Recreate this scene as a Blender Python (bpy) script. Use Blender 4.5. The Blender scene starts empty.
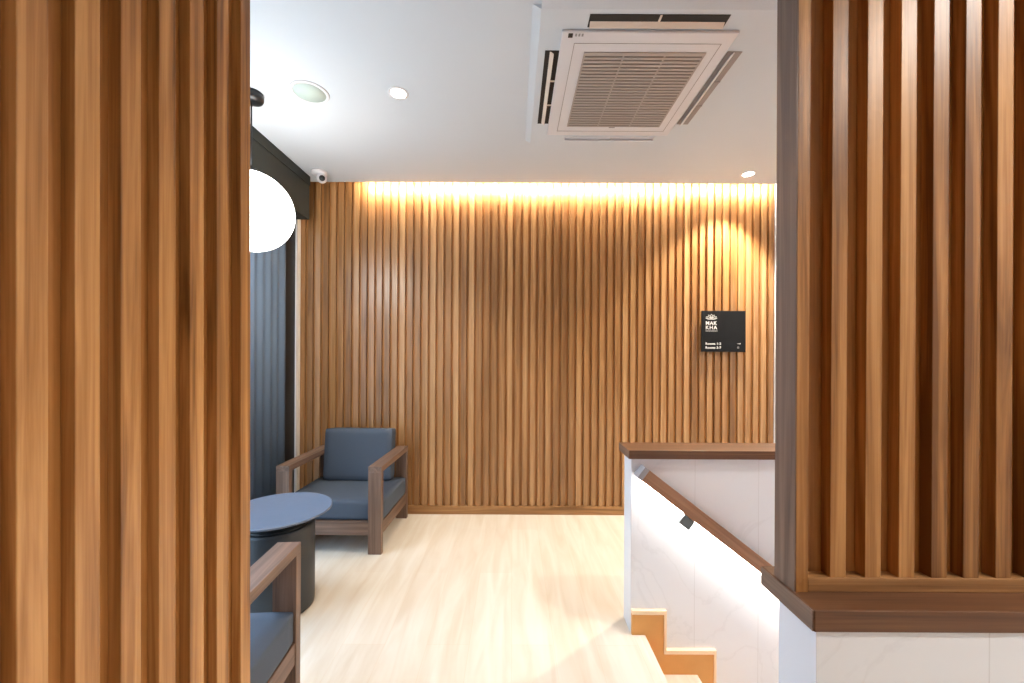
import bpy, bmesh, math, random
from mathutils import Matrix, Vector
random.seed(7)
R = math.radians
S = bpy.context.scene
COL = S.collection

# ------------------------------------------------------------------ camera
F = 400.0                      # focal length in pixels of the 1024 x 683 frame
cam_d = bpy.data.cameras.new('camera')
cam_d.sensor_fit = 'HORIZONTAL'; cam_d.sensor_width = 36.0
cam_d.lens = F / 1024 * 36
cam_d.shift_x = -1 / 1024
cam_d.shift_y = 14.5 / 1024
cam_d.clip_start = 0.02
cam = bpy.data.objects.new('camera', cam_d); COL.objects.link(cam)
cam.matrix_world = Matrix.Translation((0, 0, 1.30)) @ Matrix.Rotation(R(90), 4, 'X') @ Matrix.Rotation(R(0.3), 4, 'Z')
S.camera = cam

# ------------------------------------------------------------------ world, exposure
S.view_settings.view_transform = 'Standard'
S.view_settings.look = 'None'
S.view_settings.exposure = 0.7
S.view_settings.gamma = 1.0
S.view_settings.use_curve_mapping = False
w = bpy.data.worlds.new('world'); S.world = w; w.use_nodes = True
bg = w.node_tree.nodes['Background']
bg.inputs[0].default_value = (0.52, 0.74, 1.0, 1)
bg.inputs[1].default_value = 4.6
_n = w.node_tree.nodes; _l = w.node_tree.links       # pale blue sky over a grey green ground
_tc = _n.new('ShaderNodeTexCoord'); _sp = _n.new('ShaderNodeSeparateXYZ'); _rp = _n.new('ShaderNodeValToRGB'); _mr = _n.new('ShaderNodeMapRange')
_mr.inputs['From Min'].default_value = -1; _mr.inputs['From Max'].default_value = 1
_l.new(_tc.outputs['Generated'], _sp.inputs[0]); _l.new(_sp.outputs[2], _mr.inputs['Value']); _l.new(_mr.outputs[0], _rp.inputs['Fac'])
_e = _rp.color_ramp.elements
_e[0].position = 0.46; _e[0].color = (0.18, 0.27, 0.34, 1); _e[1].position = 0.9; _e[1].color = (0.34, 0.62, 1.0, 1)
_x = _e.new(0.52); _x.color = (0.58, 0.78, 1.0, 1)
_l.new(_rp.outputs['Color'], bg.inputs[0])
S.cycles.max_bounces = 10
S.cycles.diffuse_bounces = 6
S.cycles.sample_clamp_indirect = 6.0

def add_light(name, kind, loc, energy, color, rot=(0, 0, 0), **kw):
    l = bpy.data.lights.new(name, kind); l.energy = energy; l.color = color
    for k, v in kw.items(): setattr(l, k, v)
    o = bpy.data.objects.new(name, l); COL.objects.link(o)
    o.location = loc; o.rotation_euler = rot
    return o

# ------------------------------------------------------------------ materials
def lin(r, g, b):
    f = lambda c: ((c / 255 + 0.055) / 1.055) ** 2.4 if c > 10 else c / 255 / 12.92
    return (f(r), f(g), f(b), 1)

def base_mat(name, color, rough=0.5, metal=0.0, spec=0.5, noise=0.0, nscale=30, bump=0.0):
    m = bpy.data.materials.new(name); m.use_nodes = True
    nt = m.node_tree; b = nt.nodes['Principled BSDF']
    b.inputs['Base Color'].default_value = color
    b.inputs['Roughness'].default_value = rough
    b.inputs['Metallic'].default_value = metal
    b.inputs['Specular IOR Level'].default_value = spec
    tc = nt.nodes.new('ShaderNodeTexCoord')
    n = nt.nodes.new('ShaderNodeTexNoise'); n.inputs['Scale'].default_value = nscale; n.inputs['Detail'].default_value = 5
    nt.links.new(tc.outputs['Object'], n.inputs['Vector'])
    mx = nt.nodes.new('ShaderNodeMix'); mx.data_type = 'RGBA'
    mx.inputs[6].default_value = tuple(c * (1 - noise) for c in color[:3]) + (1,)
    mx.inputs[7].default_value = tuple(min(1, c * (1 + noise)) for c in color[:3]) + (1,)
    nt.links.new(n.outputs['Fac'], mx.inputs[0]); nt.links.new(mx.outputs[2], b.inputs['Base Color'])
    if bump:
        bp = nt.nodes.new('ShaderNodeBump'); bp.inputs['Strength'].default_value = bump; bp.inputs['Distance'].default_value = 0.002
        nt.links.new(n.outputs['Fac'], bp.inputs['Height']); nt.links.new(bp.outputs['Normal'], b.inputs['Normal'])
    return m

def wood(name, dark, mid, light, axis='Z', rough=0.4, spec=0.4, vary=0.45, scale=1.0, grain=1.3):
    """Teak grain running along one axis; the 'rnd' attribute gives each board its own tone."""
    m = bpy.data.materials.new(name); m.use_nodes = True
    nt = m.node_tree; N = nt.nodes; L = nt.links; b = N['Principled BSDF']
    b.inputs['Roughness'].default_value = rough; b.inputs['Specular IOR Level'].default_value = spec
    tc = N.new('ShaderNodeTexCoord'); at = N.new('ShaderNodeAttribute'); at.attribute_name = 'rnd'
    off = N.new('ShaderNodeVectorMath'); off.operation = 'MULTIPLY_ADD'
    cmb = N.new('ShaderNodeCombineXYZ')
    for i in range(3): L.new(at.outputs['Fac'], cmb.inputs[i])
    L.new(cmb.outputs[0], off.inputs[0]); off.inputs[1].default_value = (7.3, 5.1, 9.7); L.new(tc.outputs['Object'], off.inputs[2])
    mp = N.new('ShaderNodeMapping')
    sc = {'X': (1.3, 34, 34), 'Y': (34, 1.3, 34), 'Z': (34, 34, 1.3)}[axis]
    mp.inputs['Scale'].default_value = tuple(s * scale for s in sc)
    L.new(off.outputs[0], mp.inputs['Vector'])
    n1 = N.new('ShaderNodeTexNoise'); n1.inputs['Scale'].default_value = 1.0; n1.inputs['Detail'].default_value = 4; n1.inputs['Distortion'].default_value = 1.1
    L.new(mp.outputs[0], n1.inputs['Vector'])
    mp2 = N.new('ShaderNodeMapping')
    sc2 = {'X': (5, 260, 260), 'Y': (260, 5, 260), 'Z': (260, 260, 5)}[axis]
    mp2.inputs['Scale'].default_value = tuple(s * scale for s in sc2); L.new(off.outputs[0], mp2.inputs['Vector'])
    n2 = N.new('ShaderNodeTexNoise'); n2.inputs['Scale'].default_value = 1.0; n2.inputs['Detail'].default_value = 3
    L.new(mp2.outputs[0], n2.inputs['Vector'])
    def lin_(src, mul, add_to=None, const=0.0):
        a = N.new('ShaderNodeMath'); a.operation = 'MULTIPLY_ADD'; a.inputs[1].default_value = mul
        L.new(src, a.inputs[0])
        if add_to is None: a.inputs[2].default_value = const
        else: L.new(add_to, a.inputs[2])
        return a.outputs[0]
    v = lin_(n1.outputs['Fac'], grain, None, 0.5 - grain / 2 - 0.25 - vary / 2)
    v = lin_(n2.outputs['Fac'], 0.5, v)
    v = lin_(at.outputs['Fac'], vary, v)
    rp = N.new('ShaderNodeValToRGB')
    e = rp.color_ramp.elements
    e[0].position = 0.1; e[0].color = dark
    e[1].position = 0.9; e[1].color = light
    x = e.new(0.5); x.color = mid
    L.new(v, rp.inputs['Fac']); L.new(rp.outputs['Color'], b.inputs['Base Color'])
    bp = N.new('ShaderNodeBump'); bp.inputs['Strength'].default_value = 0.12; bp.inputs['Distance'].default_value = 0.001
    L.new(n2.outputs['Fac'], bp.inputs['Height']); L.new(bp.outputs['Normal'], b.inputs['Normal'])
    return m

def emit(name, color, strength):
    m = bpy.data.materials.new(name); m.use_nodes = True
    b = m.node_tree.nodes['Principled BSDF']
    b.inputs['Base Color'].default_value = (0.8, 0.8, 0.8, 1)
    b.inputs['Emission Color'].default_value = color; b.inputs['Emission Strength'].default_value = strength
    return m

TEAK = (lin(118, 80, 44), lin(160, 116, 72), lin(192, 150, 104))
M = {}
M['teak_z'] = wood('teak_upright', *TEAK, axis='Z', rough=0.30, spec=0.6, vary=.5, grain=1.0)
M['teak_x'] = wood('teak_crosswise', *TEAK, axis='X', rough=0.4)
M['teak_near'] = wood('teak_screen', lin(110, 70, 30), lin(160, 110, 58), lin(192, 142, 86), axis='Z', rough=0.42, grain=1.9, vary=.4)
M['teak_back'] = wood('teak_backing', lin(124, 76, 32), lin(156, 102, 48), lin(178, 122, 64), axis='Z', rough=0.5, vary=0.1)
M['teak_wall'] = wood('teak_wall_backing', lin(138, 90, 44), lin(168, 116, 64), lin(190, 136, 80), axis='Z', rough=0.5, vary=0.1)
M['cap_x'] = wood('walnut_cap', lin(64, 40, 24), lin(100, 66, 42), lin(126, 88, 60), axis='X', rough=0.4, vary=0.1)
M['rail_x'] = wood('walnut_rail', lin(124, 86, 62), lin(154, 112, 84), lin(174, 132, 100), axis='X', rough=0.4, vary=0.1)
WAL = (lin(78, 58, 47), lin(112, 88, 73), lin(138, 110, 92))
for a in 'XYZ': M['walnut_' + a] = wood('walnut_' + a.lower(), *WAL, axis=a, rough=0.45, vary=0.1)
M['white'] = base_mat('ceiling_paint', lin(206, 214, 222), 0.9, noise=0.01, nscale=8)
M['wallwhite'] = base_mat('wall_paint', lin(238, 238, 240), 0.75, noise=0.01, nscale=8)
M['acwhite'] = base_mat('white_plastic', lin(220, 220, 224), 0.4, noise=0.01)
M['acgrey'] = base_mat('grille_plastic', lin(176, 168, 162), 0.5, noise=0.01)
M['acdark'] = base_mat('dark_filter', lin(112, 104, 99), 0.8, noise=0.1, nscale=200)
M['cream'] = base_mat('cream_plastic', lin(226, 214, 200), 0.5, noise=0.02)
M['fill_tone'] = base_mat('vent_shade_and_sensor', lin(38, 34, 32), 0.7, noise=0.2, nscale=60)  # near-black for the shade inside the air outlets; the sensor shares it
M['black'] = base_mat('black_metal', lin(22, 23, 25), 0.35, noise=0.05)
M['blackmatte'] = base_mat('black_board', lin(30, 40, 38), 0.7, noise=0.15, nscale=60)
M['signblack'] = base_mat('sign_black', lin(18, 20, 25), 0.6, spec=0.2, noise=0.05)
M['signwhite'] = base_mat('sign_white', lin(235, 235, 235), 0.5, noise=0.0)
M['greymark'] = base_mat('grey_print', lin(150, 150, 150), 0.5, noise=0.0)
M['drum'] = base_mat('table_drum', lin(42, 45, 48), 0.45, noise=0.08, nscale=50)
M['disc'] = base_mat('table_top_grey', lin(94, 103, 118), 0.5, noise=0.06, nscale=40)
M['fabric'] = base_mat('slate_fabric', lin(72, 81, 93), 0.85, noise=0.12, nscale=500, bump=0.3)
M['curtain'] = base_mat('slate_curtain', lin(88, 106, 126), 0.9, noise=0.08, nscale=300, bump=0.2)
M['silver'] = base_mat('bracket_metal', lin(96, 100, 100), 0.35, metal=0.8, noise=0.05)
M['capgrey'] = base_mat('handrail_end_grey', lin(150, 148, 152), 0.5, noise=0.03)
M['ventgrey'] = base_mat('vent_grey', lin(150, 144, 144), 0.6, noise=0.05)
M['speaker'] = base_mat('speaker_mesh', lin(188, 204, 198), 0.7, noise=0.1, nscale=600)
M['globe'] = emit('opal_glass', (1.0, 0.97, 0.92, 1), 9.0)
M['lens'] = emit('lamp_lens', (1.0, 0.93, 0.82, 1), 14)
M['cove'] = emit('cove_led', (1.0, 0.87, 0.68, 1), 220)
M['led'] = emit('rail_led', (1.0, 0.96, 0.91, 1), 36)
M['steptrim'] = base_mat('oak_trim', lin(216, 158, 88), 0.5, noise=0.06, nscale=20)
M['stepedge'] = base_mat('pale_edge', lin(250, 222, 184), 0.5, noise=0.02)

def floor_mat():
    m = bpy.data.materials.new('pale_floor'); m.use_nodes = True
    nt = m.node_tree; N = nt.nodes; L = nt.links; b = N['Principled BSDF']
    tc = N.new('ShaderNodeTexCoord')
    br = N.new('ShaderNodeTexBrick')
    mp = N.new('ShaderNodeMapping'); mp.inputs['Rotation'].default_value = (0, 0, R(90)); L.new(tc.outputs['Object'], mp.inputs['Vector'])
    L.new(mp.outputs[0], br.inputs['Vector'])
    br.inputs['Scale'].default_value = 1; br.inputs['Brick Width'].default_value = 1.2; br.inputs['Row Height'].default_value = 0.19
    br.inputs['Mortar Size'].default_value = 0.0012; br.inputs['Mortar Smooth'].default_value = 0.5
    br.inputs['Color1'].default_value = lin(222, 214, 200); br.inputs['Color2'].default_value = lin(218, 208, 192); br.inputs['Mortar'].default_value = lin(218, 202, 180)
    mp2 = N.new('ShaderNodeMapping'); mp2.inputs['Scale'].default_value = (14, 1.6, 1); L.new(tc.outputs['Object'], mp2.inputs['Vector'])
    n = N.new('ShaderNodeTexNoise'); n.inputs['Scale'].default_value = 1; n.inputs['Detail'].default_value = 6; n.inputs['Distortion'].default_value = 0.8
    L.new(mp2.outputs[0], n.inputs['Vector'])
    rp = N.new('ShaderNodeValToRGB'); rp.color_ramp.elements[0].color = lin(232, 218, 200); rp.color_ramp.elements[1].color = (1, 1, 1, 1)
    rp.color_ramp.elements[0].position = 0.3; rp.color_ramp.elements[1].position = 0.65
    L.new(n.outputs['Fac'], rp.inputs['Fac'])
    mx = N.new('ShaderNodeMix'); mx.data_type = 'RGBA'; mx.blend_type = 'MULTIPLY'; mx.inputs[0].default_value = 0.6
    L.new(br.outputs['Color'], mx.inputs[6]); L.new(rp.outputs['Color'], mx.inputs[7]); L.new(mx.outputs[2], b.inputs['Base Color'])
    b.inputs['Roughness'].default_value = 0.42; b.inputs['Specular IOR Level'].default_value = 0.4
    return m
M['floor'] = floor_mat()

def marble_mat():
    m = bpy.data.materials.new('white_marble'); m.use_nodes = True
    nt = m.node_tree; N = nt.nodes; L = nt.links; b = N['Principled BSDF']
    tc = N.new('ShaderNodeTexCoord')
    n = N.new('ShaderNodeTexNoise'); n.inputs['Scale'].default_value = 1.6; n.inputs['Detail'].default_value = 8; n.inputs['Distortion'].default_value = 1.6
    L.new(tc.outputs['Object'], n.inputs['Vector'])
    rp = N.new('ShaderNodeValToRGB'); e = rp.color_ramp.elements
    e[0].position = 0.485; e[0].color = lin(232, 236, 242); e[1].position = 0.515; e[1].color = lin(232, 236, 242)
    x = e.new(0.5); x.color = lin(227, 231, 237)
    L.new(n.outputs['Fac'], rp.inputs['Fac'])
    # panel joints every 0.6 m
    sp = N.new('ShaderNodeSeparateXYZ'); L.new(tc.outputs['Object'], sp.inputs[0])
    md = N.new('ShaderNodeMath'); md.operation = 'PINGPONG'; md.inputs[1].default_value = 0.15
    L.new(sp.outputs[0], md.inputs[0])
    lt = N.new('ShaderNodeMath'); lt.operation = 'LESS_THAN'; lt.inputs[1].default_value = 0.0012; L.new(md.outputs[0], lt.inputs[0])
    mx = N.new('ShaderNodeMix'); mx.data_type = 'RGBA'; L.new(lt.outputs[0], mx.inputs[0])
    L.new(rp.outputs['Color'], mx.inputs[6]); mx.inputs[7].default_value = lin(216, 219, 224)
    L.new(mx.outputs[2], b.inputs['Base Color'])
    b.inputs['Roughness'].default_value = 0.3; b.inputs['Specular IOR Level'].default_value = 0.3
    return m
M['marble'] = marble_mat()

def glass_mat():
    m = bpy.data.materials.new('window_glass'); m.use_nodes = True
    nt = m.node_tree; N = nt.nodes; L = nt.links
    t = N.new('ShaderNodeBsdfTransparent'); g = N.new('ShaderNodeBsdfGlossy'); g.inputs['Roughness'].default_value = 0.02
    lw = N.new('ShaderNodeLayerWeight'); lw.inputs['Blend'].default_value = 0.5; mx = N.new('ShaderNodeMixShader')
    pw = N.new('ShaderNodeMath'); pw.operation = 'POWER'; pw.inputs[1].default_value = 5
    ad = N.new('ShaderNodeMath'); ad.operation = 'MULTIPLY_ADD'; ad.inputs[1].default_value = 0.8; ad.inputs[2].default_value = 0.03
    L.new(lw.outputs['Facing'], pw.inputs[0]); L.new(pw.outputs[0], ad.inputs[0]); L.new(ad.outputs[0], mx.inputs[0]); L.new(t.outputs[0], mx.inputs[1]); L.new(g.outputs[0], mx.inputs[2])
    L.new(mx.outputs[0], N['Material Output'].inputs['Surface'])
    return m
M['glass'] = glass_mat()

# ------------------------------------------------------------------ mesh helpers
def new(): 
    b = bmesh.new(); b.faces.layers.float.new('rnd'); return b

def box(b, x0, x1, y0, y1, z0, z1, rnd=0.5, mat=None, bev=0.0):
    lay = b.faces.layers.float['rnd']
    tmp = bmesh.new(); 
    bmesh.ops.create_cube(tmp, size=1)
    for v in tmp.verts: v.co = Vector(((x0 + x1) / 2 + v.co.x * (x1 - x0), (y0 + y1) / 2 + v.co.y * (y1 - y0), (z0 + z1) / 2 + v.co.z * (z1 - z0)))
    if bev: bmesh.ops.bevel(tmp, geom=tmp.edges[:], offset=bev, segments=2, profile=0.5, affect='EDGES')
    if mat is not None: bmesh.ops.transform(tmp, matrix=mat, verts=tmp.verts)
    merge(b, tmp, rnd)

def merge(b, tmp, rnd=0.5, smooth=False):
    lay = b.faces.layers.float['rnd']
    vm = {}
    for v in tmp.verts: vm[v] = b.verts.new(v.co)
    for f in tmp.faces:
        try: nf = b.faces.new([vm[v] for v in f.verts])
        except ValueError: continue
        nf[lay] = rnd; nf.smooth = smooth or f.smooth
    tmp.free()

def lathe(b, prof, cx=0, cy=0, cz=0, n=48, rnd=0.5, mat=None):
    """prof: (radius, z) from top to bottom; closed by the axis where radius is 0."""
    tmp = bmesh.new(); rings = []
    for r, z in prof:
        if r < 1e-6: rings.append([tmp.verts.new((0, 0, z))])
        else: rings.append([tmp.verts.new((r * math.cos(2 * math.pi * i / n), r * math.sin(2 * math.pi * i / n), z)) for i in range(n)])
    for a, c in zip(rings, rings[1:]):
        for i in range(n):
            j = (i + 1) % n
            if len(a) == 1 and len(c) == 1: continue
            if len(a) == 1: f = tmp.faces.new((a[0], c[i], c[j]))
            elif len(c) == 1: f = tmp.faces.new((a[i], c[0], a[j]))
            else: f = tmp.faces.new((a[i], c[i], c[j], a[j]))
            f.smooth = True
    bmesh.ops.recalc_face_normals(tmp, faces=tmp.faces[:])
    mm = Matrix.Translation((cx, cy, cz)) @ (mat or Matrix())
    bmesh.ops.transform(tmp, matrix=mm, verts=tmp.verts)
    merge(b, tmp, rnd)

def prism(b, pts, y0, y1, rnd=0.5, plane='XZ'):
    tmp = bmesh.new()
    mk = (lambda p, t: (p[0], t, p[1])) if plane == 'XZ' else ((lambda p, t: (t, p[0], p[1])) if plane == 'YZ' else (lambda p, t: (p[0], p[1], t)))
    a = [tmp.verts.new(mk(p, y0)) for p in pts]; c = [tmp.verts.new(mk(p, y1)) for p in pts]
    tmp.faces.new(a); tmp.faces.new(c[::-1])
    for i in range(len(pts)):
        j = (i + 1) % len(pts); tmp.faces.new((a[i], c[i], c[j], a[j]))
    bmesh.ops.recalc_face_normals(tmp, faces=tmp.faces[:])
    merge(b, tmp, rnd)

def wloc(o):
    v = Vector((0, 0, 0))
    while o: v += o.location; o = o.parent
    return v

def obj(name, b, mat, parent=None, local=False, bevel=0, smooth_angle=True):
    me = bpy.data.meshes.new(name)
    if parent is not None and not local: bmesh.ops.translate(b, verts=b.verts, vec=-wloc(parent))
    b.to_mesh(me); b.free(); me.materials.append(M[mat] if isinstance(mat, str) else mat)
    o = bpy.data.objects.new(name, me); COL.objects.link(o)
    if parent is not None: o.parent = parent
    if bevel:
        bv = o.modifiers.new('bevel', 'BEVEL'); bv.width = bevel; bv.segments = 2; bv.limit_method = 'ANGLE'; bv.angle_limit = R(40)
    return o

def thing(name, label, cat, loc=(0, 0, 0), rz=0, group=None):
    o = bpy.data.objects.new(name, None); COL.objects.link(o); o.empty_display_size = 0.1
    o.location = loc; o.rotation_euler = (0, 0, rz); o['label'] = label; o['category'] = cat
    if group: o['group'] = group
    return o

def tag(o, label, cat, group=None):
    o['label'] = label; o['category'] = cat
    if group: o['group'] = group
    return o

def struct(name, b, mat, parent=None, bevel=0):
    o = obj(name, b, mat, parent, bevel=bevel)
    if parent is None: o['kind'] = 'structure'
    return o

CZ = 2.69          # ceiling height
XL, XR = -1.757, 2.152
YB = 3.31          # backing board of the slatted wall
Y0 = -1.6

# ------------------------------------------------------------------ setting
# floor with the stairwell left open
b = new()
box(b, XL - .1, 0.60, Y0 - .1, 3.42, -0.12, 0)
box(b, 0.60, XR + .1, Y0 - .1, 0.78, -0.12, 0)
box(b, 0.60, XR + .1, 2.0, 3.42, -0.12, 0)
struct('floor', b, 'floor')

b = new()
box(b, XL - .1, XR + .1, Y0 - .1, 3.21, CZ, CZ + 0.03)
box(b, XL - .1, XR + .1, Y0 - .1, 3.42, CZ + 0.16, CZ + 0.2)
struct('ceiling', b, 'white')

b = new(); box(b, XL - .1, XR + .1, YB, YB + .1, -2.0, CZ + .16); wall_back = struct('wall_back', b, 'teak_wall')
b = new()
xs = XL + 0.004; i = 0
pitch = 0.0632
while xs < XR - 0.03:
    box(b, xs, min(xs + 0.040, XR - .002), YB - 0.022, YB, 0.068, CZ + .15, rnd=random.random()); xs += pitch
sl = obj('slat_cladding', b, 'teak_z', wall_back); sl['label'] = 'vertical teak slats'
b = new(); box(b, XL, XR, YB - 0.034, YB, 0, 0.068, rnd=.2); struct('baseboard_back', b, 'teak_x', bevel=.002)

b = new(); box(b, XR, XR + .1, Y0, 3.4, -2.0, CZ + .16); struct('wall_right', b, 'wallwhite')
b = new(); box(b, XL - .1, XR + .1, Y0 - .1, Y0, 0, CZ + .03); struct('wall_front', b, 'wallwhite')
# window wall on the left, opening from y 0.95 to 3.18
WY0, WY1, WZ0, WZ1 = 0.95, 3.24, 0.06, 2.5
b = new()
box(b, XL - .1, XL, Y0, WY0, 0, CZ + .16); box(b, XL - .1, XL, WY1, 3.4, 0, CZ + .16)
box(b, XL - .1, XL, WY0, WY1, 0, WZ0); box(b, XL - .1, XL, WY0, WY1, WZ1, CZ + .16)
struct('wall_left', b, 'wallwhite')
win = thing('window_1', '', ''); del win['label'], win['category']; win['kind'] = 'structure'
win.location = (XL, WY0, 0)
b = new()
for y in (WY0, 1.7, 2.46, WY1 - .05): box(b, XL - .07, XL - .01, y, y + .05, WZ0, WZ1)
box(b, XL - .07, XL - .01, 3.0, WY1 - .05, WZ0, WZ1)
for z in (WZ0, WZ1 - .05): box(b, XL - .07, XL - .01, WY0, WY1, z, z + .05)
obj('window_frame', b, 'black', win)
b = new(); box(b, XL - .045, XL - .039, WY0 + .03, WY1 - .03, WZ0 + .03, WZ1 - .03); obj('glass_pane', b, 'glass', win)
b = new(); box(b, XL, XL + .012, WY1, YB - .03, 0, CZ); struct('trim_1', b, 'cream')

# partition between the corridor and the seating area, and its slatted cladding
LX = -0.53
part_ = thing('slatted_partition', 'large slatted teak partition on the left, closest to the viewer, floor to ceiling', 'partition', (LX - .06, 0, 0))
b = new(); box(b, XL, LX - .03, 0.745, 0.803, 0, CZ); obj('rear_board', b, 'wallwhite', part_)
b = new(); box(b, LX - .06, LX - .018, Y0, 0.803, 0, CZ); obj('backing_board', b, 'teak_back', part_)
b = new()
ds = [.7751, .7126, .6533, .5963, .5381, .4818, .4249]
while ds[-1] > Y0 + .1: ds.append(ds[-1] - .0575)
tones = [.55, .45, .6, .5, .55, .45, .95]
for k, d in enumerate(ds): box(b, LX - .018, LX, d, min(d + .0295, .8035), 0.0, CZ, rnd=tones[k] if k < 7 else random.random(), bev=.0012)
obj('slats', b, 'teak_near', part_)

part_.rotation_euler = (0, R(-.3), 0); part_.location.x += .0094

# ------------------------------------------------------------------ half walls of the stairwell
def half_wall(name, label, x0, x1, y0, y1, cx0, cy0, cy1, zc, th, zb):
    t = thing(name, label, 'half wall', (x0, y0, 0))
    b = new(); box(b, x0, x1, y0, y1, zb, zc - th); obj('wall_body', b, 'marble', t)
    b = new(); box(b, cx0, x1, cy0, cy1, zc - th, zc, rnd=.3); obj('wooden_cap', b, 'cap_x', t, bevel=.002)
    b = new(); box(b, cx0 - .002, cx0, cy0 + .002, cy1 - .002, zc - th + .001, zc - .001, rnd=.3); obj('cap_end_veneer', b, 'walnut_Y', t)
    return t
half_wall('stair_half_wall', 'white half wall with a brown wooden cap on the far side of the stairs', 0.560, XR, 1.883, 2.0, 0.545, 1.865, 2.045, 0.862, 0.04, -1.9)
half_wall('stair_half_wall', 'white marble half wall with wooden cap under the slatted screen at right', 0.528, XR, 0.693, 0.79, 0.521, 0.688, 0.836, 0.8645, 0.0375, -1.9)

# ------------------------------------------------------------------ slatted screen at right
PY = 0.743
t = thing('slatted_screen', 'slatted teak screen with solid end post, standing on the near right half wall', 'screen', (0.525, PY, 0.8645))
b = new(); box(b, 0.528, 0.550, PY, 0.800, 0.8645, CZ, rnd=.7); obj('end_post', b, 'teak_near', t)
b = new(); box(b, 0.525, 0.528, PY + .0005, 0.800, 0.8645, CZ, rnd=.3); o = obj('end_board', b, 'walnut_Z', t); o['label'] = 'grey brown end face'
b = new(); box(b, 0.550, XR - .01, PY, 0.800, 0.8645, 0.891, rnd=.3); obj('bottom_rail', b, 'teak_x', t, bevel=.0015)
b = new(); box(b, 0.550, XR - .01, PY + .024, 0.797, 0.891, CZ); obj('backing_board', b, 'teak_back', t)
b = new()
px = [831.7, 866.7, 900.4, 933, 965, 997.4]
xs = [(p - 513) / F * PY for p in px]
while xs[-1] < XR - .1: xs.append(xs[-1] + .0600)
for x in xs: box(b, x, x + .0295, PY + .001, PY + .0241, 0.891, CZ, rnd=random.random(), bev=.0012)
obj('slats', b, 'teak_near', t)

# ------------------------------------------------------------------ staircase
RUN, RISE, SX = 0.245, 0.184, 0.6246
st = thing('staircase', 'pale wooden stairs going down between the two white half walls', 'stairs', (SX, 0.79, 0))
b = new()
box(b, 0.60, SX, 0.79, 1.883, -0.03, 0.0, bev=.002)
obj('nosing', b, 'floor', st)
for k in range(1, 6):
    x0 = SX + (k - 1) * RUN; z = -RISE * k
    b = new(); box(b, x0 - .02, x0 + RUN, 0.79, 1.883, z - .03, z, bev=.002); tr = obj('tread', b, 'floor', st)
b = new()
for k in range(0, 6):
    x0 = SX + k * RUN; z = -RISE * k
    box(b, x0 - .04, x0 - .02, 0.79, 1.883, z - RISE, z - .03)
obj('risers', b, 'steptrim', st)
b = new(); box(b, SX + 5 * RUN - .02, XR - .005, 0.79, 1.883, -RISE * 6 - .1, -RISE * 6); obj('landing', b, 'floor', st)
def stepline(dx, dz, n=7, x_start=0.562):
    pts = [(x_start, 0.098 + dz)]
    x = 0.712; z = 0.098
    for k in range(n):
        pts += [(x + dx, z + dz), (x + dx, z - RISE + dz)]
        x += 0.233; z -= RISE
        if x > XR - .05: break
    return pts
up = stepline(0, 0)
low = [(p[0], -1.3) for p in (up[-1], up[0])]
b = new(); prism(b, up + low, 1.868, 1.8835)
obj('stringer', b, 'steptrim', st)
# pale edge strip following the skirting profile
b = new()
for p, q in zip(up, up[1:]):
    if abs(p[1] - q[1]) < 1e-6: box(b, p[0], q[0] + .011, 1.864, 1.8835, p[1] - .001, p[1] + .016)
    else: box(b, p[0], p[0] + .011, 1.864, 1.8835, q[1] + .016, p[1])
obj('edge_strip', b, 'stepedge', st)

# ------------------------------------------------------------------ handrail with light
ang = math.atan(0.767)
x0, z0 = 0.602, 0.799
hr = thing('handrail', 'sloping wooden handrail lit from beneath, fixed to the white stair wall', 'handrail', (x0, 1.82, z0))
hr.rotation_euler = (0, ang, 0)
LEN = 1.85
def rbox(x0, x1, y0, y1, z0, z1, rnd=.5):
    b = new(); box(b, x0, x1, y0 - 1.82, y1 - 1.82, z0, z1, rnd=rnd); return b
obj('rail', rbox(0.026, LEN, 1.812, 1.872, -.059, 0), 'rail_x', hr, local=True, bevel=.002)
c = obj('end_cap', rbox(0, .026, 1.812, 1.872, -.059, 0), 'capgrey', hr, local=True, bevel=.002); c['label'] = 'pale grey end of the handrail'
obj('light_strip', rbox(0.05, LEN, 1.845, 1.865, -.065, -.0592), 'led', hr, local=True)
for s in (0.305, 1.05):
    br = obj('bracket', rbox(s - .029, s + .029, 1.815, 1.835, -.106, -.0595), 'silver', hr, local=True, bevel=.002)
    obj('bracket_arm', rbox(s - .008, s + .008, 1.835, 1.883, -.095, -.080), 'silver', br, local=True)

# ------------------------------------------------------------------ pelmet and curtain
b = new(); box(b, -1.675, -1.595, 0.95, 3.12, CZ - .334, CZ - .001); box(b, XL, -1.675, 3.08, 3.12, CZ - .334, CZ - .001)
box(b, -1.595, -1.588, 0.95, 3.12, CZ - .07, CZ - .001)
tag(obj('curtain_pelmet', b, 'blackmatte'), 'black boxed pelmet along the ceiling above the curtain', 'pelmet')
b = new(); tmp = bmesh.new()
n = 220; ya, yb_ = 2.30, 3.03
A = []; Bv = []
for side, off in ((0, 0), (1, .004)):
    pass
def cx(y): return -1.722 + 0.006 * math.sin(y * 2 * math.pi / 0.085) + .003 * math.sin(y * 2 * math.pi / .23)
front = []; 
for i in range(n + 1):
    y = ya + (yb_ - ya) * i / n
    front.append((tmp.verts.new((cx(y), y, .012)), tmp.verts.new((cx(y), y, CZ - .02)), tmp.verts.new((cx(y) - .004, y, .012)), tmp.verts.new((cx(y) - .004, y, CZ - .02))))
for p, q in zip(front, front[1:]):
    for a_, b_, flip in ((0, 1, 0), (2, 3, 1), (1, 3, 0), (0, 2, 1)):
        f = tmp.faces.new((p[a_], q[a_], q[b_], p[b_])); f.smooth = True
tmp.faces.new([front[0][i] for i in (0, 1, 3, 2)]); tmp.faces.new([front[-1][i] for i in (0, 2, 3, 1)])
bmesh.ops.recalc_face_normals(tmp, faces=tmp.faces[:]); merge(b, tmp)
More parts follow.
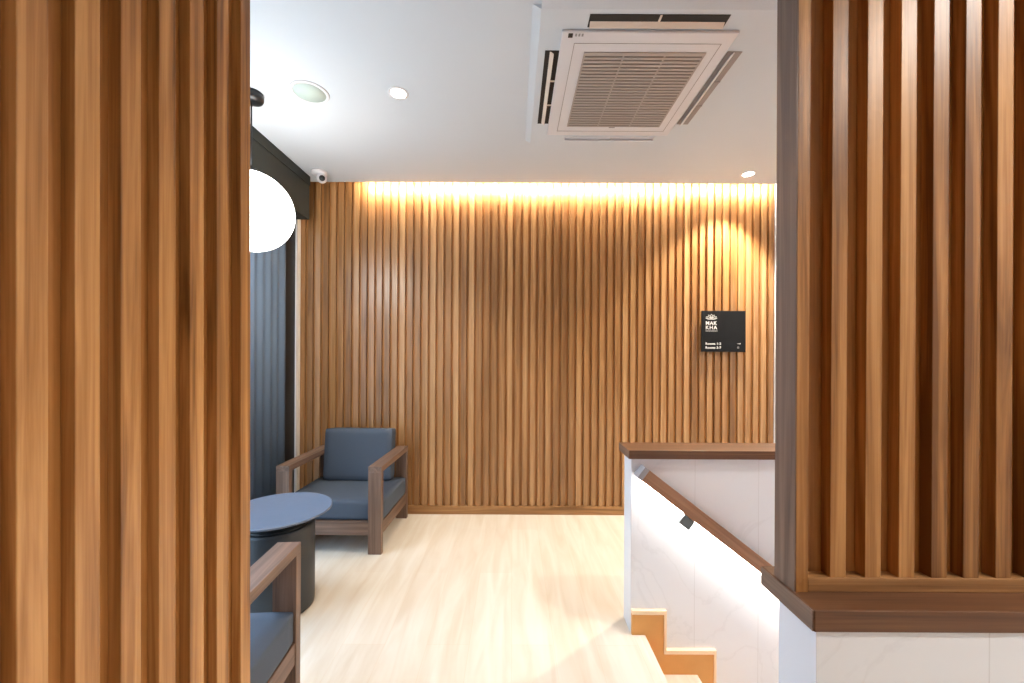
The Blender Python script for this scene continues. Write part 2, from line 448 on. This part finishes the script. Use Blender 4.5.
tag(obj('curtain', b, 'curtain'), 'slate blue pleated curtain hanging below the black pelmet', 'curtain')

# ------------------------------------------------------------------ armchairs
def cushion(x0, x1, y0, y1, z0, z1, puff=0.008, r=0.02):
    tmp = bmesh.new(); bmesh.ops.create_cube(tmp, size=1)
    bmesh.ops.subdivide_edges(tmp, edges=tmp.edges[:], cuts=9, use_grid_fill=True)
    sx, sy, sz = x1 - x0, y1 - y0, z1 - z0
    for v in tmp.verts:
        u = v.co * 2
        p = Vector((u.x * sx / 2, u.y * sy / 2, u.z * sz / 2))
        inner = Vector([max(-h + r, min(h - r, c)) for c, h in zip(p, (sx / 2, sy / 2, sz / 2))])
        dlt = p - inner
        if dlt.length > 1e-9: p = inner + dlt.normalized() * min(r, dlt.length) if sum(abs(c) > 1e-9 for c in dlt) > 1 else p
        k = (1 - u.x ** 2) * (1 - u.y ** 2); kz = (1 - u.x ** 2) * (1 - u.z ** 2)
        if sz < sy: p.z += puff * k * (1 if u.z > 0 else 0) * abs(u.z)
        else: p.y -= puff * kz * abs(u.y)
        v.co = p + Vector(((x0 + x1) / 2, (y0 + y1) / 2, (z0 + z1) / 2))
    for f in tmp.faces: f.smooth = True
    return tmp

def armchair(label, loc, rz):
    t = thing('armchair', label, 'armchair', loc, rz, 'lounge armchairs around the round table')
    W, D, AW, T, AH = .348, .31, .088, .038, .573
    for sx in (-1, 1):
        xo, xi = sorted((sx * W, sx * (W - AW)))
        b = new(); box(b, xo, xi, -D, -D + T, 0, AH - T, rnd=.5 + .1 * sx); obj('leg', b, 'walnut_Z', t, local=True, bevel=.002)
        b = new(); box(b, xo, xi, D - T, D, 0, AH - T, rnd=.4); obj('leg', b, 'walnut_Z', t, local=True, bevel=.002)
        b = new(); box(b, xo, xi, -D, D, AH - T, AH, rnd=.6); obj('armrest', b, 'walnut_Y', t, local=True, bevel=.002)
        ro, ri = sorted((sx * (W - .004), sx * (W - .034)))
        b = new(); box(b, ro, ri, -D + T, D - T,   .121, .204, rnd=.5); obj('side_rail', b, 'walnut_Y', t, local=True, bevel=.002)
    b = new(); box(b, -W + AW, W - AW, -D + .008, -D + T,   .121, .204, rnd=.4); obj('front_rail', b, 'walnut_X', t, local=True, bevel=.002)
    b = new(); box(b, -W + AW, W - AW, D - T, D - .008,   .121, .204, rnd=.4); box(b, -W + AW, W - AW, D - T, D - .008, .44, .53, rnd=.4); obj('back_rail', b, 'walnut_X', t, local=True, bevel=.002)
    b = new(); box(b, -W + .034, W - .034, -D + T, D - T, .175, .2035, rnd=.4); obj('seat_board', b, 'walnut_X', t, local=True)
    b = new(); merge(b, cushion(-W + .004, W - .004, -D + T + .002, D - T - .002, .2045, .333, .006, .014)); obj('seat_cushion', b, 'fabric', t, local=True)
    tmp = cushion(-.262, .262, -.055, .055, 0, .392, .006, .015)
    mm = Matrix.Translation((0, .185, .337)) @ Matrix.Rotation(R(-6), 4, 'X')
    bmesh.ops.transform(tmp, matrix=mm, verts=tmp.verts)
    b = new(); merge(b, tmp); obj('back_cushion', b, 'fabric', t, local=True)
    return t
armchair('wooden armchair with slate cushions in the corner, facing the viewer', (-1.195, 2.922, 0), R(-1.0))
ph = R(184)
c0 = Vector((-.348, -.31)); rc = Vector((c0.x * math.cos(ph) - c0.y * math.sin(ph), c0.x * math.sin(ph) + c0.y * math.cos(ph)))
armchair('wooden armchair partly hidden behind the left slatted partition, in front of the table', (-.822 - rc.x, 1.559 - rc.y, 0), ph)

# ------------------------------------------------------------------ side table
t = thing('side_table', 'round slate grey side table on a dark drum base between the armchairs', 'side table', (-1.212, 2.075, 0))
TX = -1.214
b = new(); lathe(b, [(0, .495), (.240, .495), (.248, .500), (.254, .501), (.258, .498), (.257, .492), (.245, .486), (.15, .480), (0, .480)], TX, 2.075, n=96); obj('table_top', b, 'disc', t)
b = new(); lathe(b, [(0, .480), (.15, .4795), (.135, .455), (.150, .436), (.160, .430), (0, .430)], TX, 2.075, n=96); obj('glossy_collar', b, 'black', t)
b = new(); lathe(b, [(0, .4295), (.165, .4295), (.171, .424), (.173, .41), (.173, .02), (.171, 0.002), (.165, 0), (0, 0)], TX, 2.075, n=96); obj('drum_base', b, 'drum', t)

# ------------------------------------------------------------------ pendant lamp
PX, PYY, PZ = -1.40, 2.13, 2.062
t = thing('pendant_lamp', 'glowing white globe pendant hanging by the curtain', 'pendant lamp', (PX, PYY, CZ))
b = new(); lathe(b, [(0, CZ - .0005), (.058, CZ - .001), (.058, CZ - .028), (.052, CZ - .040), (.02, CZ - .046), (0, CZ - .046)], PX, PYY); obj('ceiling_rose', b, 'black', t)
b = new(); lathe(b, [(0, CZ - .045), (.004, CZ - .045), (.004, PZ + .225), (0, PZ + .225)], PX, PYY, n=12); obj('cord', b, 'black', t)
b = new(); lathe(b, [(0, PZ + .227), (.03, PZ + .226), (.034, PZ + .200), (0, PZ + .200)], PX, PYY, n=24); obj('lamp_holder', b, 'black', t)
b = new(); lathe(b, [(.208 * math.sin(math.pi * i / 32), PZ + .208 * math.cos(math.pi * i / 32)) for i in range(33)], PX, PYY, n=64); obj('globe_shade', b, 'globe', t)

# ------------------------------------------------------------------ downlights
def downlight(label, x, y, energy, size=R(100), tilt=(0, 0), r=.038, col=(1.0, .92, .80), blend=.55):
    t = thing('downlight', label, 'downlight', (x, y, CZ), 0, 'recessed ceiling downlights')
    b = new(); lathe(b, [(r, CZ - .0005), (r + .003, CZ - .004), (r + .014, CZ - .003), (r + .016, CZ - .0003), (r, CZ - .0003)], x, y); obj('trim_ring', b, 'acwhite', t)
    b = new(); lathe(b, [(0, CZ - .0003), (r + .001, CZ - .0003), (r + .001, CZ - .002), (0, CZ - .003)], x, y); obj('lens', b, 'lens', t)
    l = add_light('downlight_glow', 'SPOT', (0, 0, -.012), energy, col, (tilt[0], tilt[1], 0), spot_size=size, spot_blend=blend, shadow_soft_size=.03)
    l.parent = t
    return t
downlight('glowing recessed downlight in the ceiling beside the round speaker', -.615, 2.12, 45, R(120))
downlight('glowing recessed downlight in the ceiling above the black sign', 1.778, 3.035, 150, R(95), tilt=(R(0), R(8)), blend=.5, col=(1.0, .88, .68))
for where, x, y, e in (('over the stairs', 1.35, 1.35, 58), ('in the corridor by the right wall', 1.6, .0, 90), ('in the corridor behind the viewer', .9, -.9, 15)):  # unseen fixtures, added to brighten the stairs, screens and corridor
    downlight('unseen fill downlight added in the ceiling ' + where + ', outside the view', x, y, e, R(140), col=(1.0, .95, .88))

# ------------------------------------------------------------------ cove light
b = new(); box(b, -1.21, 2.10, 3.2105, 3.216, CZ + .003, CZ + .019)
tag(obj('cove_light_strip', b, 'cove'), 'warm strip light hidden in the ceiling slot above the slatted wall', 'strip light')

# ------------------------------------------------------------------ ceiling speaker
x, y = -1.083, 2.118
t = thing('ceiling_speaker', 'round pale green ceiling speaker with white rim', 'speaker', (x, y, CZ))
b = new(); lathe(b, [(.079, CZ - .0005), (.080, CZ - .006), (.094, CZ - .005), (.097, CZ - .0003), (.079, CZ - .0003)], x, y); obj('rim', b, 'acwhite', t)
b = new(); lathe(b, [(0, CZ - .0004), (.0795, CZ - .0004), (.0795, CZ - .004), (0, CZ - .005)], x, y); obj('grille', b, 'speaker', t)

# ------------------------------------------------------------------ security camera
x, y = -1.475, 3.03
t = thing('security_camera', 'small white security camera with black lens on the ceiling in the left corner', 'camera', (x, y, CZ))
b = new(); lathe(b, [(0, CZ - .0005), (.055, CZ - .001), (.055, CZ - .018), (.045, CZ - .026), (0, CZ - .026)], x, y, n=32); obj('mount', b, 'acwhite', t)
b = new(); lathe(b, [(.036 * math.sin(math.pi * i / 16), .036 * math.cos(math.pi * i / 16)) for i in range(17)], x + .02, y, CZ - .052, n=32); hd = obj('camera_head', b, 'acwhite', t)
dirv = (Vector((0.2, 0, 1.5)) - Vector((x + .02, y, CZ - .052))).normalized()
q = dirv.to_track_quat('Z', 'Y').to_matrix().to_4x4()
b = new(); lathe(b, [(0, .040), (.018, .0395), (.021, .034), (.021, .025), (0, .025)], x + .02, y, CZ - .052, n=32, mat=q); obj('lens', b, 'black', hd)

# ------------------------------------------------------------------ cassette air conditioner on its dropped ceiling panel
DZ = CZ - .020
b = new()
box(b, .105, 1.045, 1.578, 2.575, DZ, CZ - .0005)
prism(b, [(.0705, CZ - .0005), (.105, CZ - .0005), (.105, DZ)], 1.578, 2.575)
prism(b, [(1.53, CZ - .0005), (1.578, CZ - .0005), (1.578, DZ)], .105, 1.045, plane='YZ')
tag(obj('dropped_ceiling_panel', b, 'white'), 'square dropped white ceiling panel around the air conditioner', 'ceiling panel')
ac = thing('ceiling_air_conditioner', 'white square cassette air conditioner with open flaps in the ceiling', 'air conditioner', (.58, 2.1, DZ))
z0 = DZ - .014
q1, q2 = .986, .975
def abox(b, x0, x1, y0, y1, za, zb, q=q2, **k): box(b, x0 * q, x1 * q, y0 * q, y1 * q, za, zb, **k)
b = new(); abox(b, .205, .966, 1.716, 2.52, z0, DZ - .0005); obj('face_panel', b, 'acwhite', ac, bevel=.005)
b = new()
for (a0, a1, c0_, c1_) in ((.264, .2665, 1.776, 2.47), (.917, .9195, 1.776, 2.47), (.264, .919, 1.776, 1.778), (.264, .919, 2.468, 2.47)):
    abox(b, a0, a1, c0_, c1_, z0 - .0012, z0 + .001)
obj('seam', b, 'ventgrey', ac)
b = new(); abox(b, .318, .875, 1.83, 2.41, z0 - .002, z0 - .0005); gr = obj('intake_filter', b, 'acdark', ac)
b = new()
n = 25
for i in range(n):
    y = 1.832 + i * (2.408 - 1.832) / n
    abox(b, .318, .875, y, y + .013, z0 - .005, z0 - .0022)
for x in (.318, .500, .690, .868): abox(b, x, x + .007, 1.83, 2.41, z0 - .0058, z0 - .002)
abox(b, .318, .875, 1.826, 1.832, z0 - .0055, z0); abox(b, .318, .875, 2.408, 2.414, z0 - .0055, z0)
obj('intake_grille', b, 'acgrey', ac)
def outlet(x0, x1, y0, y1, axis, flapside, fill_tone='fill_tone'):
    x0, x1, y0, y1 = (v * q1 for v in (x0, x1, y0, y1))
    b = new(); box(b, x0, x1, y0, y1, DZ - .003, DZ - .0006); o = obj('air_outlet', b, fill_tone, ac)  # flat sheet; how dark the slot looks inside is put into its colour
    xm, ym = (x0 + x1) / 2, (y0 + y1) / 2
    b = new()
    if axis == 'Y':
        m = Matrix.Translation((xm - .004, 0, DZ - .006)) @ Matrix.Rotation(R(40 * flapside), 4, 'Y')
        hw = .014 if flapside > 0 else .018
        box(b, -hw, hw, y0 + .004, y1 - .004, -.002, .002, mat=m)
    else:
        m = Matrix.Translation((0, ym + .012, DZ - .008)) @ Matrix.Rotation(R(-35 if flapside > 0 else 30), 4, 'X')
        box(b, x0 + .006, x1 - .006, -.012, .012, -.002, .002, mat=m)
    obj('flap', b, 'cream' if flapside > 0 else 'acwhite', o, bevel=.001)
    spots = (y0 + .19, y0 + .38) if axis == 'Y' else (xm,)
    for p in spots:
        b = new()
        if axis == 'Y': box(b, x0 + .036, x1, p, p + .008, DZ - .007, DZ - .0032)
        else: box(b, p, p + .008, y0, y0 + .03, DZ - .007, DZ - .0032)
        obj('divider', b, 'cream' if fill_tone == 'fill_tone' else fill_tone, o)
outlet(.139, .2045, 1.817, 2.386, 'Y', 1)
outlet(.9685, 1.035, 1.817, 2.386, 'Y', -1, 'ventgrey')
outlet(.306, .877, 1.622, 1.685, 'X', 1)
outlet(.317, .889, 2.527, 2.560, 'X', -1, 'acwhite')
b = new(); abox(b, .232, .252, 1.722, 1.745, z0 - .0015, z0 + .001); s_ = obj('sensor', b, 'fill_tone', ac)
b = new()
for k in range(3): abox(b, .262 + k * .014, .270 + k * .014, 1.724, 1.738, z0 - .001, z0 + .0005)
obj('printed_mark', b, 'greymark', ac)
b = new(); abox(b, .575, .61, 2.428, 2.433, z0 - .001, z0 + .0005); obj('maker_badge', b, 'acdark', ac)

# ------------------------------------------------------------------ sign
SY = 3.262
sg = thing('wall_sign', 'square black sign with white lotus emblem and lettering on the slatted wall', 'sign', (1.698, SY, 1.5))
b = new(); box(b, 1.519, 1.877, SY - .010, SY, 1.3325, 1.666); obj('sign_board', b, 'signblack', sg, bevel=.001)
for xx in (1.60, 1.80):
    b = new(); box(b, xx, xx + .03, SY, YB - .0245, 1.40, 1.60); obj('spacer', b, 'black', sg)
def lettering(name, txt, x, z, size, bold=0.0, font=None, spacing=1.0):
    cu = bpy.data.curves.new(name, 'FONT'); cu.body = txt; cu.size = size; cu.extrude = .0006; cu.offset = bold; cu.space_character = spacing
    tmp = bpy.data.objects.new('tmp', cu); COL.objects.link(tmp)
    bpy.context.view_layer.update()
    me = bpy.data.meshes.new_from_object(tmp.evaluated_get(bpy.context.evaluated_depsgraph_get()))
    bpy.data.objects.remove(tmp)
    me.transform(Matrix.Translation((x - 1.698, -.0108, z - 1.5)) @ Matrix.Rotation(R(90), 4, 'X'))
    me.materials.clear(); me.materials.append(M['signwhite']); me.name = name
    o = bpy.data.objects.new(name, me); COL.objects.link(o); o.parent = sg
    return o
lettering('lettering', 'MAK', 1.551, 1.552, .041, .0007, spacing=1.12)
lettering('lettering', 'KHA', 1.551, 1.516, .041, .0007, spacing=1.22)
b = new()
for k in range(10): box(b, 1.552 + k * .0098, 1.5595 + k * .0098, SY - .0116, SY - .0095, 1.5005, 1.5035)
obj('small_print', b, 'signwhite', sg)
lettering('lettering', 'Rooms 1-2', 1.551, 1.390, .026, .0006, spacing=1.1)
lettering('lettering', 'Rooms 3-7', 1.551, 1.358, .026, .0006, spacing=1.1)
b = new()
def stroke(b, pts, wd=.0028):
    for p, q in zip(pts, pts[1:]):
        dx, dz = q[0] - p[0], q[1] - p[1]; L_ = math.hypot(dx, dz)
        m = Matrix.Translation((p[0], SY - .0112, p[1])) @ Matrix.Rotation(-math.atan2(dz, dx), 4, 'Y')
        box(b, -wd * .4, L_ + wd * .4, -.0006, .0012, -wd / 2, wd / 2, mat=m)
cxx, czz = 1.598, 1.602
for a_, ln, wd_ in ((0, .046, .015), (32, .044, .014), (-32, .044, .014), (64, .046, .013), (-64, .046, .013)):
    pts = []
    for s in range(13):
        u = s / 12; 
        l = ln * (1 - abs(2 * u - 1)) ; w_ = wd_ * math.sin(2 * math.pi * u) * .6
        ca, sa = math.sin(R(a_)), math.cos(R(a_))
        pts.append((cxx + ca * l + sa * w_, czz + sa * l * .8 - ca * w_ * .8))
    stroke(b, pts)
stroke(b, [(cxx - .045, czz + .004), (cxx - .02, czz - .006), (cxx + .02, czz - .006), (cxx + .045, czz + .004)], .004)
obj('lotus_emblem', b, 'signwhite', sg)

b = new(); stroke(b, [(1.812, 1.399), (1.836, 1.399)], .003); stroke(b, [(1.829, 1.404), (1.836, 1.399), (1.829, 1.394)], .002); obj('arrow', b, 'signwhite', sg)
b = new(); stroke(b, [(1.812, 1.362), (1.812, 1.374), (1.823, 1.374)], .003); stroke(b, [(1.812, 1.362), (1.823, 1.362)], .003); stroke(b, [(1.817, 1.368), (1.826, 1.368)], .002); obj('stair_symbol', b, 'greymark', sg)
sg.location.x += .013; sg.location.z += .010
